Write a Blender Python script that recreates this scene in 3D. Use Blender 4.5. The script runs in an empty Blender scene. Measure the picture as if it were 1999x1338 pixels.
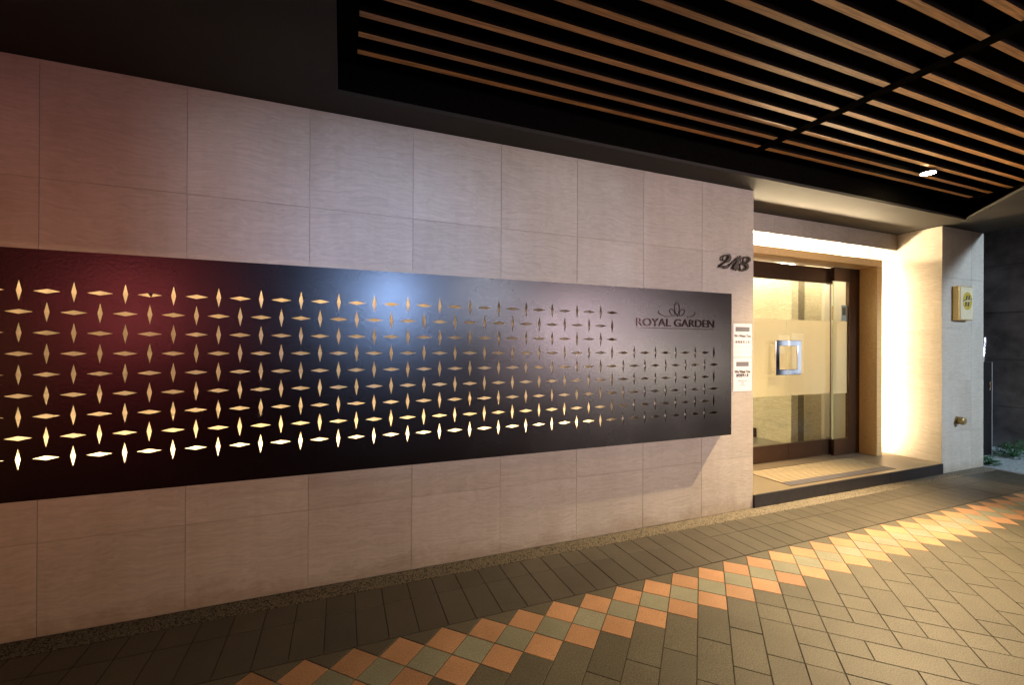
import bpy, bmesh, math, random
import numpy as np
from mathutils import Matrix, Vector
random.seed(7)
SC = bpy.context.scene
COL = SC.collection

# ------------------------------------------------------------------ camera
F, YAW, PIT, ROL = 845.83, 0.373118, 0.0017434, 0.0037481
cy_, sy_ = math.cos(YAW), math.sin(YAW)
fw = Vector((sy_*math.cos(PIT), cy_*math.cos(PIT), math.sin(PIT)))
r0 = Vector((cy_, -sy_, 0)); u0 = r0.cross(fw)
rt = r0*math.cos(ROL)+u0*math.sin(ROL); up = -r0*math.sin(ROL)+u0*math.cos(ROL)
cam = bpy.data.cameras.new('camera'); co = bpy.data.objects.new('camera', cam); COL.objects.link(co)
CAMP = Vector((0, -2.956, 1.5))
co.matrix_world = Matrix(((rt.x, up.x, -fw.x, CAMP.x), (rt.y, up.y, -fw.y, CAMP.y), (rt.z, up.z, -fw.z, CAMP.z), (0, 0, 0, 1)))
cam.sensor_width = 36; cam.sensor_fit = 'HORIZONTAL'; cam.lens = F/1999*36
cam.shift_y = 7.15/1999; cam.clip_start = .02; cam.clip_end = 400
SC.camera = co

# ------------------------------------------------------------------ world, exposure
W = bpy.data.worlds.new('World'); SC.world = W; W.use_nodes = True
bg = W.node_tree.nodes['Background']; bg.inputs[0].default_value = (.70, .66, .80, 1); bg.inputs[1].default_value = .005
SC.view_settings.view_transform = 'Standard'; SC.view_settings.look = 'None'
SC.view_settings.exposure = 0; SC.view_settings.gamma = 1; SC.view_settings.use_curve_mapping = False
SC.cycles.use_denoising = True
SC.cycles.max_bounces = 8; SC.cycles.transparent_max_bounces = 16
SC.cycles.sample_clamp_indirect = 6

WARM = (1.0, .74, .42); AMBER = (1.0, .68, .32)

def lamp(kind, name, loc, target, power, color, **k):
    l = bpy.data.lights.new(name, kind); l.energy = power; l.color = color
    for a, v in k.items(): setattr(l, a, v)
    o = bpy.data.objects.new(name, l); COL.objects.link(o); o.location = loc
    d = Vector(target)-Vector(loc); o.rotation_euler = d.to_track_quat('-Z', 'Y').to_euler()
    return o
# unseen shop and street lamps across the lane, plus an added wall fill
lamp('SPOT', 'blue_shop_lamp', (1.14, -9.0, 2.67), (.30, 0, 2.0), 1800, (.36, .56, 1.0), spot_size=math.radians(14), spot_blend=1, shadow_soft_size=.42)
lamp('SPOT', 'pale_shop_lamp', (3.8, -9.0, 3.0), (.75, 0, 2.30), 640, (.78, .84, 1.0), spot_size=math.radians(20), spot_blend=.28, shadow_soft_size=.18, use_square=True)
lamp('SPOT', 'red_shop_lamp', (-4.0, -9.0, 2.3), (-1.4, 0, 2.0), 330, (1.0, .17, .17), spot_size=math.radians(19), spot_blend=.8, shadow_soft_size=.60)
lamp('SPOT', 'orange_shop_lamp', (-14.0, -9.0, 1.6), (-1.2, 0, 1.0), 2500, (1.0, .46, .14), spot_size=math.radians(15), spot_blend=1, shadow_soft_size=.3)
lamp('AREA', 'pink_shop_front', (7.0, -9.0, 2.1), (2.9, 0, 1.9), 26, (1.0, .78, .84), shape='RECTANGLE', size=3.0, size_y=1.4, spread=math.radians(36))
lamp('AREA', 'amber_wall_fill', (9.5, -9.0, 1.0), (3.4, 0, .7), 20, (1.0, .88, .74), shape='RECTANGLE', size=4.0, size_y=.9, spread=math.radians(45))  # unseen area lamp added to brighten the lower wall
lamp('SPOT', 'cool_street_lamp', (9.2, -7.0, 4.2), (8.1, 0, 1.3), 2600, (.64, .82, 1.0), spot_size=math.radians(40), spot_blend=.8, shadow_soft_size=.3)

# ------------------------------------------------------------------ materials
def mat(name): 
    m = bpy.data.materials.new(name); m.use_nodes = True
    nt = m.node_tree; return m, nt, nt.nodes['Principled BSDF'], nt.nodes, nt.links
def nd(nodes, t, **k):
    n = nodes.new(t)
    for a, v in k.items():
        if a.startswith('i_'): n.inputs[a[2:].replace('_', ' ')].default_value = v
        else: setattr(n, a, v)
    return n
def ramp(nodes, stops):
    r = nodes.new('ShaderNodeValToRGB'); e = r.color_ramp.elements
    e[0].position, e[0].color = stops[0][0], (*stops[0][1], 1); e[1].position, e[1].color = stops[-1][0], (*stops[-1][1], 1)
    for p, c in stops[1:-1]:
        x = e.new(p); x.color = (*c, 1)
    return r
def simple(name, col, rough=.6, metal=0, noise=0, scale=40, bump=0, spec=.5):
    m, nt, b, N, L = mat(name)
    b.inputs['Roughness'].default_value = rough; b.inputs['Metallic'].default_value = metal
    b.inputs['Specular IOR Level'].default_value = spec
    b.inputs['Base Color'].default_value = (*col, 1)
    g = nd(N, 'ShaderNodeNewGeometry'); t = nd(N, 'ShaderNodeTexNoise', i_Scale=scale, i_Detail=6.0, i_Roughness=.6)
    L.new(g.outputs['Position'], t.inputs['Vector'])
    if noise:
        r = ramp(N, [(.3, tuple(c*(1-noise) for c in col)), (.7, tuple(min(1, c*(1+noise)) for c in col))])
        L.new(t.outputs['Fac'], r.inputs[0]); L.new(r.outputs[0], b.inputs['Base Color'])
    if name == 'blackened_steel':   # handling smears: uneven gloss
        t5 = nd(N, 'ShaderNodeTexNoise', i_Scale=2.2, i_Detail=4.0, i_Roughness=.5); L.new(g.outputs['Position'], t5.inputs['Vector'])
        r5 = nd(N, 'ShaderNodeMapRange'); r5.inputs['From Min'].default_value = .3; r5.inputs['From Max'].default_value = .7
        r5.inputs['To Min'].default_value = .235; r5.inputs['To Max'].default_value = .30
        L.new(t5.outputs['Fac'], r5.inputs['Value']); L.new(r5.outputs[0], b.inputs['Roughness'])
    if bump:
        bp = nd(N, 'ShaderNodeBump', i_Strength=1.0, i_Distance=bump); L.new(t.outputs['Fac'], bp.inputs['Height']); L.new(bp.outputs[0], b.inputs['Normal'])
    return m
def emis(name, col, s):
    m, nt, b, N, L = mat(name); b.inputs['Base Color'].default_value = (.8, .8, .8, 1)
    b.inputs['Emission Color'].default_value = (*col, 1); b.inputs['Emission Strength'].default_value = s
    return m

def stone(name, c0, c1, ax='X', depth=.0016, rough=.55, dirt=False):
    """rippled stone cladding: fine wavy veins running along the wall, own offset for every slab"""
    m, nt, b, N, L = mat(name)
    g = nd(N, 'ShaderNodeNewGeometry'); oi = nd(N, 'ShaderNodeObjectInfo')
    off = nd(N, 'ShaderNodeVectorMath', operation='SCALE'); cb = nd(N, 'ShaderNodeCombineXYZ')
    for i in range(3): L.new(oi.outputs['Random'], cb.inputs[i])
    L.new(cb.outputs[0], off.inputs[0]); off.inputs['Scale'].default_value = 37.0
    add = nd(N, 'ShaderNodeVectorMath', operation='ADD'); L.new(g.outputs['Position'], add.inputs[0]); L.new(off.outputs[0], add.inputs[1])
    mp = nd(N, 'ShaderNodeMapping'); mp.inputs['Scale'].default_value = (2.2, 2.2, 26)
    L.new(add.outputs[0], mp.inputs['Vector'])
    warp = nd(N, 'ShaderNodeTexNoise', i_Scale=3.2, i_Detail=3.0); L.new(add.outputs[0], warp.inputs['Vector'])
    ws = nd(N, 'ShaderNodeVectorMath', operation='SCALE'); ws.inputs['Scale'].default_value = 3.2; L.new(warp.outputs['Color'], ws.inputs[0])
    a2 = nd(N, 'ShaderNodeVectorMath', operation='ADD'); L.new(mp.outputs[0], a2.inputs[0]); L.new(ws.outputs[0], a2.inputs[1])
    t = nd(N, 'ShaderNodeTexNoise', i_Scale=2.6, i_Detail=5.0, i_Roughness=.62); L.new(a2.outputs[0], t.inputs['Vector'])
    t2 = nd(N, 'ShaderNodeTexNoise', i_Scale=1.7, i_Detail=3.0); L.new(add.outputs[0], t2.inputs['Vector'])
    r = ramp(N, [(.32, c0), (.68, c1)]); L.new(t.outputs['Fac'], r.inputs[0])
    mx = nd(N, 'ShaderNodeMix', data_type='RGBA', blend_type='MULTIPLY'); mx.inputs['Factor'].default_value = 1
    r2 = ramp(N, [(.3, (.86, .84, .82)), (.7, (1, 1, 1))]); L.new(t2.outputs['Fac'], r2.inputs[0])
    L.new(r.outputs[0], mx.inputs['A']); L.new(r2.outputs[0], mx.inputs['B'])
    tone = nd(N, 'ShaderNodeMapRange'); tone.inputs['To Min'].default_value = .94; tone.inputs['To Max'].default_value = 1.03
    L.new(oi.outputs['Random'], tone.inputs['Value'])
    mt = nd(N, 'ShaderNodeVectorMath', operation='SCALE'); L.new(mx.outputs['Result'], mt.inputs[0]); L.new(tone.outputs[0], mt.inputs['Scale'])
    last = mt.outputs[0]
    if dirt:   # splash dirt with a ragged upper edge along the foot of the wall, faint drips elsewhere
        sep = nd(N, 'ShaderNodeSeparateXYZ'); L.new(g.outputs['Position'], sep.inputs[0])
        dn = nd(N, 'ShaderNodeTexNoise', i_Scale=4.0, i_Detail=7.0, i_Roughness=.7); L.new(g.outputs['Position'], dn.inputs['Vector'])
        ad = nd(N, 'ShaderNodeMath', operation='MULTIPLY_ADD'); ad.inputs[1].default_value = -.40; L.new(dn.outputs['Fac'], ad.inputs[0]); L.new(sep.outputs['Z'], ad.inputs[2])
        dr_ = ramp(N, [(.0, (.80, .76, .70)), (.10, (1, 1, 1))]); sh = nd(N, 'ShaderNodeMath', operation='ADD'); sh.inputs[1].default_value = .18
        L.new(ad.outputs[0], sh.inputs[0]); L.new(sh.outputs[0], dr_.inputs[0])
        m3 = nd(N, 'ShaderNodeMix', data_type='RGBA', blend_type='MULTIPLY'); m3.inputs['Factor'].default_value = 1
        L.new(last, m3.inputs['A']); L.new(dr_.outputs[0], m3.inputs['B'])
        mp2 = nd(N, 'ShaderNodeMapping'); mp2.inputs['Scale'].default_value = (7, 7, .8); L.new(g.outputs['Position'], mp2.inputs['Vector'])
        dn2 = nd(N, 'ShaderNodeTexNoise', i_Scale=1.0, i_Detail=6.0, i_Roughness=.7); L.new(mp2.outputs[0], dn2.inputs['Vector'])
        r4 = ramp(N, [(.30, (.92, .90, .87)), (.55, (1, 1, 1))]); L.new(dn2.outputs['Fac'], r4.inputs[0])
        m4 = nd(N, 'ShaderNodeMix', data_type='RGBA', blend_type='MULTIPLY'); m4.inputs['Factor'].default_value = 1
        L.new(m3.outputs['Result'], m4.inputs['A']); L.new(r4.outputs[0], m4.inputs['B']); last = m4.outputs['Result']
    L.new(last, b.inputs['Base Color'])
    bp = nd(N, 'ShaderNodeBump', i_Strength=1.0, i_Distance=depth); L.new(t.outputs['Fac'], bp.inputs['Height']); L.new(bp.outputs[0], b.inputs['Normal'])
    b.inputs['Roughness'].default_value = rough
    return m

def granite(name, col, sp=.35, rough=.5, scale=170):
    m, nt, b, N, L = mat(name)
    g = nd(N, 'ShaderNodeNewGeometry'); oi = nd(N, 'ShaderNodeObjectInfo')
    t = nd(N, 'ShaderNodeTexNoise', i_Scale=float(scale), i_Detail=2.0, i_Roughness=.7); L.new(g.outputs['Position'], t.inputs['Vector'])
    r = ramp(N, [(.32, tuple(c*(1-sp) for c in col)), (.5, col), (.68, tuple(c*(1+sp) for c in col))]); L.new(t.outputs['Fac'], r.inputs[0])
    d = nd(N, 'ShaderNodeTexNoise', i_Scale=2.3, i_Detail=6.0, i_Roughness=.65); L.new(g.outputs['Position'], d.inputs['Vector'])
    dr = ramp(N, [(.32, (.72, .70, .67)), (.62, (1, 1, 1))]); L.new(d.outputs['Fac'], dr.inputs[0])
    mx = nd(N, 'ShaderNodeMix', data_type='RGBA', blend_type='MULTIPLY'); mx.inputs['Factor'].default_value = .8
    L.new(r.outputs[0], mx.inputs['A']); L.new(dr.outputs[0], mx.inputs['B'])
    vo_ = nd(N, 'ShaderNodeTexVoronoi', i_Scale=2.6); L.new(g.outputs['Position'], vo_.inputs['Vector'])
    gr_ = ramp(N, [(.016, (.66, .66, .66)), (.026, (1, 1, 1))]); L.new(vo_.outputs['Distance'], gr_.inputs[0])
    mg = nd(N, 'ShaderNodeMix', data_type='RGBA', blend_type='MULTIPLY'); mg.inputs['Factor'].default_value = .8
    L.new(mx.outputs['Result'], mg.inputs['A']); L.new(gr_.outputs[0], mg.inputs['B']); mx = mg
    tone = nd(N, 'ShaderNodeMapRange'); tone.inputs['To Min'].default_value = .86; tone.inputs['To Max'].default_value = 1.12
    L.new(oi.outputs['Random'], tone.inputs['Value'])
    mt = nd(N, 'ShaderNodeVectorMath', operation='SCALE'); L.new(mx.outputs['Result'], mt.inputs[0]); L.new(tone.outputs[0], mt.inputs['Scale'])
    L.new(mt.outputs[0], b.inputs['Base Color'])
    rr = nd(N, 'ShaderNodeMapRange'); rr.inputs['To Min'].default_value = rough+.10; rr.inputs['To Max'].default_value = rough-.05
    L.new(d.outputs['Fac'], rr.inputs['Value']); L.new(rr.outputs[0], b.inputs['Roughness'])
    bp = nd(N, 'ShaderNodeBump', i_Strength=1.0, i_Distance=.0009)
    b.inputs['IOR'].default_value = 1.50; L.new(t.outputs['Fac'], bp.inputs['Height']); L.new(bp.outputs[0], b.inputs['Normal'])
    return m

def wood(name, c0, c1, axis=0, rough=.5, scale=1.0):
    m, nt, b, N, L = mat(name)
    g = nd(N, 'ShaderNodeNewGeometry'); oi = nd(N, 'ShaderNodeObjectInfo')
    cb = nd(N, 'ShaderNodeCombineXYZ'); off = nd(N, 'ShaderNodeVectorMath', operation='SCALE'); off.inputs['Scale'].default_value = 23.0
    for i in range(3): L.new(oi.outputs['Random'], cb.inputs[i])
    L.new(cb.outputs[0], off.inputs[0])
    add = nd(N, 'ShaderNodeVectorMath', operation='ADD'); L.new(g.outputs['Position'], add.inputs[0]); L.new(off.outputs[0], add.inputs[1])
    s = [55*scale]*3; s[axis] = 2.2*scale
    mp = nd(N, 'ShaderNodeMapping'); mp.inputs['Scale'].default_value = s; L.new(add.outputs[0], mp.inputs['Vector'])
    t = nd(N, 'ShaderNodeTexNoise', i_Scale=1.6, i_Detail=6.0, i_Roughness=.65, i_Distortion=.6); L.new(mp.outputs[0], t.inputs['Vector'])
    r = ramp(N, [(.3, c0), (.7, c1)]); L.new(t.outputs['Fac'], r.inputs[0])
    tone = nd(N, 'ShaderNodeMapRange'); tone.inputs['To Min'].default_value = .72; tone.inputs['To Max'].default_value = 1.15
    L.new(oi.outputs['Random'], tone.inputs['Value'])
    mt = nd(N, 'ShaderNodeVectorMath', operation='SCALE'); L.new(r.outputs[0], mt.inputs[0]); L.new(tone.outputs[0], mt.inputs['Scale'])
    L.new(mt.outputs[0], b.inputs['Base Color'])
    bp = nd(N, 'ShaderNodeBump', i_Strength=.6, i_Distance=.001); L.new(t.outputs['Fac'], bp.inputs['Height']); L.new(bp.outputs[0], b.inputs['Normal'])
    b.inputs['Roughness'].default_value = rough
    return m

M = {}
M['stone'] = stone('rippled_stone', (.44, .40, .345), (.55, .505, .44), depth=.0020, dirt=True)
M['lobby_stone'] = stone('veined_travertine', (.55, .47, .32), (.84, .76, .58), depth=.0008, rough=.3)
M['lobby_dark'] = stone('dark_travertine', (.16, .13, .09), (.30, .25, .18), depth=.0008, rough=.3)
M['joint'] = simple('joint_mortar', (.50, .46, .40), .8)
M['bronze'] = simple('bronze_steel', (.060, .036, .028), .33, .75, .3, 30, .0004)
M['frame'] = simple('bronze_frame', (.075, .040, .024), .32, .7, .12, 20)
M['panel'] = simple('blackened_steel', (.008, .0045, .005), .25, .35, .35, 60, .00055, .6)
M['black'] = simple('black_paint', (.0045, .004, .0035), .95, 0, .3, 30, 0, 0)
M['soffit'] = simple('soffit_paint', (.021, .018, .014), .75, 0, .06, 12)
M['slat'] = wood('slat_timber', (.22, .10, .030), (.72, .38, .13), 0, .5)
M['veneer'] = wood('oak_veneer', (.56, .35, .15), (.80, .56, .29), 0, .3)
M['veneer_v'] = wood('oak_veneer_head', (.56, .35, .15), (.80, .56, .29), 1, .3)
M['dark_tile'] = granite('dark_granite', (.108, .099, .072), .6, .46)
M['band_tile'] = granite('band_granite', (.075, .066, .050), .35, .44)
M['orange'] = granite('terracotta_granite', (.46, .255, .14), .34, .50)
M['green'] = granite('sage_granite', (.255, .260, .195), .34, .50)
M['grout'] = simple('dark_grout', (.035, .028, .020), .9, 0, .3, 60)
M['pebble'] = simple('pebble_wash', (.19, .165, .125), .7, 0, .55, 160)
M['pebble_bed'] = simple('pebble_mortar', (.06, .052, .042), .9, 0, .4, 90, .002)
M['step_top'] = simple('honed_granite', (.16, .13, .095), .30, 0, .18, 90, .0003)
M['step_face'] = simple('black_granite', (.011, .009, .012), .45, 0, .5, 20)
M['rope'] = simple('mat_bristle', (.30, .245, .16), .95, 0, .5, 500, .001)
M['mat_rail'] = simple('mat_rail_metal', (.035, .022, .015), .6, .2)
M['mat_grey'] = simple('mat_grey_strip', (.085, .085, .11), .6, 0, .3, 300)
M['glass_edge'] = simple('green_glass_edge', (.55, .66, .42), .25)
M['steel'] = simple('polished_steel', (.86, .87, .90), .06, 1)
M['foil'] = simple('aluminium_foil_duct', (.75, .75, .78), .22, 1, .1, 30, .004)
M['paper'] = simple('white_paper', (.78, .77, .80), .7, 0, .03, 20)
M['ink'] = simple('black_ink', (.03, .03, .035), .7)
M['ink_grey'] = simple('grey_ink', (.16, .16, .18), .7)
M['gold'] = simple('brushed_gold', (.78, .55, .22), .38, .8, .12, 60)
M['gold_face'] = simple('pale_gold_face', (.80, .70, .48), .30, .25, .10, 40)
M['gold_disc'] = simple('mustard_disc', (.55, .40, .05), .4, .3)
M['brass'] = simple('aged_brass', (.36, .26, .11), .45, .7, .4, 80, .001)
M['concrete'] = simple('dark_board_concrete', (.26, .245, .25), .8, 0, .55, 2.6, .004)
M['alley'] = simple('rough_alley_concrete', (.33, .37, .38), .85, 0, .5, 30, .012)
M['leaf'] = simple('leaf_green', (.05, .15, .055), .45, 0, .5, 30)
M['cabinet'] = simple('black_cabinet_steel', (.015, .014, .014), .4, .3, .4, 20)
M['pale_edge'] = simple('pale_steel_edge', (.32, .32, .33), .5, .3)
M['asphalt'] = simple('lane_asphalt', (.05, .05, .052), .85, 0, .3, 60, .003)
M['facade'] = simple('facade_render', (.16, .14, .13), .8, 0, .2, 4)
M['lobby_ceiling'] = simple('lobby_plaster', (.75, .68, .56), .8)
M['white_panel'] = simple('white_plaster', (.78, .72, .64), .6)
M['led'] = emis('warm_led', (1, .71, .37), 205)
M['led_fill'] = emis('warm_led_fill', (1, .71, .37), 46)
M['bounce_face'] = simple('pale_bounce_face', (.82, .76, .64), .8)  # pale plate back, added to bounce strip light up behind the slots
M['slat_side'] = simple('dark_slat_side', (.006, .003, .002), .85, 0, .4, 40, 0, .15)  # near-black on the slat sides, timber colour only underneath
M['led_cove'] = emis('cove_led', (1.0, .77, .47), 460)
M['led_side'] = emis('jamb_led', (1.0, .76, .46), 240)
M['led_lobby'] = emis('lobby_led', (1.0, .85, .62), 32)
M['lens'] = emis('downlight_lens', (1.0, .80, .42), 420)
M['lens_far'] = emis('downlight_lens_dim', (1.0, .78, .46), 60)

def glass():
    m, nt, b, N, L = mat('clear_glass'); N.remove(b)
    out = N['Material Output']; tr = nd(N, 'ShaderNodeBsdfTransparent'); tr.inputs[0].default_value = (.93, .97, .93, 1)
    gl = nd(N, 'ShaderNodeBsdfGlossy'); gl.inputs['Roughness'].default_value = .02
    lw = nd(N, 'ShaderNodeLayerWeight'); lw.inputs['Blend'].default_value = .5
    pw = nd(N, 'ShaderNodeMath', operation='POWER'); pw.inputs[1].default_value = 5.0; L.new(lw.outputs['Facing'], pw.inputs[0])
    fr = nd(N, 'ShaderNodeMath', operation='MULTIPLY_ADD'); fr.inputs[1].default_value = .92; fr.inputs[2].default_value = .04; L.new(pw.outputs[0], fr.inputs[0])
    mx = nd(N, 'ShaderNodeMixShader')
    L.new(fr.outputs[0], mx.inputs[0]); L.new(tr.outputs[0], mx.inputs[1]); L.new(gl.outputs[0], mx.inputs[2]); L.new(mx.outputs[0], out.inputs[0])
    return m
def frosted():
    m, nt, b, N, L = mat('frosted_film'); N.remove(b)
    out = N['Material Output']; tl = nd(N, 'ShaderNodeBsdfTranslucent'); tl.inputs[0].default_value = (.95, .84, .70, 1)
    df = nd(N, 'ShaderNodeBsdfDiffuse'); df.inputs[0].default_value = (.85, .75, .62, 1)
    tr = nd(N, 'ShaderNodeBsdfTransparent'); m1 = nd(N, 'ShaderNodeMixShader'); m1.inputs[0].default_value = .35
    m2 = nd(N, 'ShaderNodeMixShader'); m2.inputs[0].default_value = .16
    L.new(tl.outputs[0], m1.inputs[1]); L.new(df.outputs[0], m1.inputs[2]); L.new(m1.outputs[0], m2.inputs[1]); L.new(tr.outputs[0], m2.inputs[2]); L.new(m2.outputs[0], out.inputs[0])
    return m
M['glass'] = glass(); M['frost'] = frosted()

# ------------------------------------------------------------------ helpers
def tag(o, label=None, cat=None, group=None, kind=None):
    if label: o['label'] = label
    if cat: o['category'] = cat
    if group: o['group'] = group
    if kind: o['kind'] = kind
    return o
def empty(name, loc=(0, 0, 0), **k):
    o = bpy.data.objects.new(name, None); COL.objects.link(o); o.location = loc; o.empty_display_size = .1
    return tag(o, **k)
class MB:
    def __init__(s): s.v = []; s.f = []
    def poly(s, pts):
        n = len(s.v); s.v += [tuple(p) for p in pts]; s.f.append(tuple(range(n, n+len(pts)))); return s
    def box(s, x0, x1, y0, y1, z0, z1, ch=0):
        n = len(s.v)
        s.v += [(x0, y0, z0), (x1, y0, z0), (x1, y1, z0), (x0, y1, z0), (x0, y0, z1), (x1, y0, z1), (x1, y1, z1), (x0, y1, z1)]
        s.f += [tuple(n+i for i in q) for q in ((0, 3, 2, 1), (4, 5, 6, 7), (0, 1, 5, 4), (1, 2, 6, 5), (2, 3, 7, 6), (3, 0, 4, 7))]
        return s
    def prism(s, pts, z0, z1):   # polygon in xy, counter-clockwise
        n = len(s.v); k = len(pts)
        s.v += [(x, y, z0) for x, y in pts]+[(x, y, z1) for x, y in pts]
        s.f.append(tuple(range(n+k-1, n-1, -1))); s.f.append(tuple(range(n+k, n+2*k)))
        for i in range(k): j = (i+1) % k; s.f.append((n+i, n+j, n+k+j, n+k+i))
        return s
    def prism_y(s, pts, y0, y1):  # polygon in xz seen from -y, counter-clockwise; y0 nearer
        n = len(s.v); k = len(pts)
        s.v += [(x, y0, z) for x, z in pts]+[(x, y1, z) for x, z in pts]
        s.f.append(tuple(range(n, n+k))); s.f.append(tuple(range(n+2*k-1, n+k-1, -1)))
        for i in range(k): j = (i+1) % k; s.f.append((n+j, n+i, n+k+i, n+k+j))
        return s
    def tube(s, pts, r, seg=10):
        pts = [Vector(p) for p in pts]; rs = r if isinstance(r, (list, tuple)) else [r]*len(pts); n = len(s.v)
        for i, p in enumerate(pts):
            d = (pts[min(i+1, len(pts)-1)]-pts[max(i-1, 0)]).normalized()
            a = d.orthogonal().normalized(); b = d.cross(a)
            for k in range(seg):
                t = 2*math.pi*k/seg; s.v.append(tuple(p+(a*math.cos(t)+b*math.sin(t))*rs[i]))
        for i in range(len(pts)-1):
            for k in range(seg):
                q = (k+1) % seg; s.f.append((n+i*seg+k, n+i*seg+q, n+(i+1)*seg+q, n+(i+1)*seg+k))
        s.f.append(tuple(n+k for k in range(seg-1, -1, -1))); m = n+(len(pts)-1)*seg; s.f.append(tuple(m+k for k in range(seg)))
        return s
    def mesh(s, name, m, smooth=False, origin=(0, 0, 0)):
        me = bpy.data.meshes.new(name)
        ox, oy, oz = origin
        me.from_pydata([(x-ox, y-oy, z-oz) for x, y, z in s.v], [], s.f)
        if m: me.materials.append(m)
        me.validate(); 
        bm = bmesh.new(); bm.from_mesh(me); bmesh.ops.recalc_face_normals(bm, faces=bm.faces); bm.to_mesh(me); bm.free()
        if smooth: me.polygons.foreach_set('use_smooth', [True]*len(me.polygons))
        me.update(); return me
    def build(s, name, m, parent=None, smooth=False, bevel=0, **k):
        o = bpy.data.objects.new(name, s.mesh(name, m, smooth)); COL.objects.link(o)
        if parent is not None: o.parent = parent; o.location = -PW(parent)
        if bevel:
            b = o.modifiers.new('bevel', 'BEVEL'); b.width = bevel; b.segments = 2; b.limit_method = 'ANGLE'
        return tag(o, **k)
def PW(p):
    v = Vector(p.location)
    while p.parent: p = p.parent; v += Vector(p.location)
    return v
def place(name, me, loc, parent, rot=(0, 0, 0)):
    o = bpy.data.objects.new(name, me); COL.objects.link(o); o.parent = parent
    o.location = Vector(loc)-PW(parent); o.rotation_euler = rot
    return o
def ribbon(pts, y0, y1, mb, sub=6, w=None):
    """stroke with varying width in the x-z plane, given depth"""
    P = [Vector((p[0], p[1])) for p in pts]; Ws = [p[2] if len(p) > 2 else w for p in pts]
    Q, R = [], []
    for i in range(len(P)-1):
        a, b, c, d = P[max(i-1, 0)], P[i], P[i+1], P[min(i+2, len(P)-1)]
        for k in range(sub):
            t = k/sub
            Q.append(.5*((2*b)+(c-a)*t+(2*a-5*b+4*c-d)*t*t+(3*b-a-3*c+d)*t**3)); R.append(Ws[i]*(1-t)+Ws[i+1]*t)
    Q.append(P[-1]); R.append(Ws[-1])
    Lp, Rp = [], []
    for i, q in enumerate(Q):
        d = (Q[min(i+1, len(Q)-1)]-Q[max(i-1, 0)]); d.normalize(); nrm = Vector((-d.y, d.x))
        Lp.append(q+nrm*R[i]/2); Rp.append(q-nrm*R[i]/2)
    n = len(mb.v)
    for a, b in zip(Lp, Rp): mb.v += [(a.x, y0, a.y), (b.x, y0, b.y), (a.x, y1, a.y), (b.x, y1, b.y)]
    for i in range(len(Q)-1):
        o = n+4*i
        mb.f += [(o, o+1, o+5, o+4), (o+2, o+6, o+7, o+3), (o, o+4, o+6, o+2), (o+1, o+3, o+7, o+5)]
    mb.f.append((n, n+2, n+3, n+1)); o = n+4*(len(Q)-1); mb.f.append((o, o+1, o+3, o+2))
    return mb
def text(name, s, size, loc, m, parent, ext=.0006, align='CENTER', sx=1.0, bold=0, space=1.0):
    cu = bpy.data.curves.new(name, 'FONT'); cu.body = s; cu.size = size; cu.align_x = align; cu.extrude = ext; cu.offset = bold; cu.space_character = space
    o = bpy.data.objects.new(name, cu); COL.objects.link(o); bpy.context.view_layer.update()
    me = bpy.data.meshes.new_from_object(o.evaluated_get(bpy.context.evaluated_depsgraph_get()))
    bpy.data.objects.remove(o); me.materials.clear(); me.materials.append(m)
    t = bpy.data.objects.new(name, me); COL.objects.link(t); t.parent = parent; t.location = Vector(loc)-PW(parent)
    t.rotation_euler = (math.pi/2, 0, 0); t.scale = (sx, 1, 1)
    return t

# ------------------------------------------------------------------ ground
H = .11065; X0, Y0 = .724, -.661
MB().poly([(-60, -60, -.12), (60, -60, -.12), (60, 60, -.12), (-60, 60, -.12)]).build('ground', M['asphalt'], kind='structure')
pave = empty('pavement', (0, 0, 0), kind='structure')
MB().box(-7, 7.54, -5.2, -.150, -.118, -.0035).build('grout_bed', M['grout'], pave)
MB().box(-7, 7.54, -5.35, -5.202, -.118, .002).build('kerb', M['facade'], pave)
MB().box(-7, 7.62, -.149, .3, -.118, -.004).build('pebble_bed', M['pebble_bed'], pave)

def tile_mesh(name, pts, m, gap=.0021, th=.009, ch=.0016):
    """flat slab with a small chamfer round the top edge"""
    c = Vector((sum(p[0] for p in pts)/len(pts), sum(p[1] for p in pts)/len(pts)))
    def inset(d):
        k = len(pts); out = []
        for i in range(k):
            p0, p1, p2 = Vector(pts[i-1]), Vector(pts[i]), Vector(pts[(i+1) % k])
            e1 = (p1-p0).normalized(); e2 = (p2-p1).normalized()
            n1 = Vector((-e1.y, e1.x)); n2 = Vector((-e2.y, e2.x))
            bis = (n1+n2)/(1+n1.dot(n2)); out.append(p1+bis*d)
        return out
    a = inset(gap); b = inset(gap+ch); k = len(pts); mb = MB()
    mb.v = [(p.x-c.x, p.y-c.y, -th) for p in a]+[(p.x-c.x, p.y-c.y, -ch) for p in a]+[(p.x-c.x, p.y-c.y, 0) for p in b]
    mb.f.append(tuple(range(2*k, 3*k)))
    for i in range(k):
        j = (i+1) % k; mb.f += [(i, j, k+j, k+i), (k+i, k+j, 2*k+j, 2*k+i)]
    me = bpy.data.meshes.new(name); me.from_pydata(mb.v, [], mb.f); me.materials.append(m); me.update()
    return me, mb
def AB(a, b):  # grid to world
    return (X0+H*(a-b), Y0-H*(a+b))
def quad(a0, a1, b0, b1):
    return [AB(a0, b0), AB(a0, b1), AB(a1, b1), AB(a1, b0)]
cache = {}
def px(x, y, z=0):
    d = Vector((x, y, z))-CAMP; k = d.dot(fw)
    if k < .2: return None
    return 999.5+F*d.dot(rt)/k, 676.15-F*d.dot(up)/k
stuff = {'dark_tile': MB(), 'orange': MB(), 'green': MB(), 'band_tile': MB()}
count = {}
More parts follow.
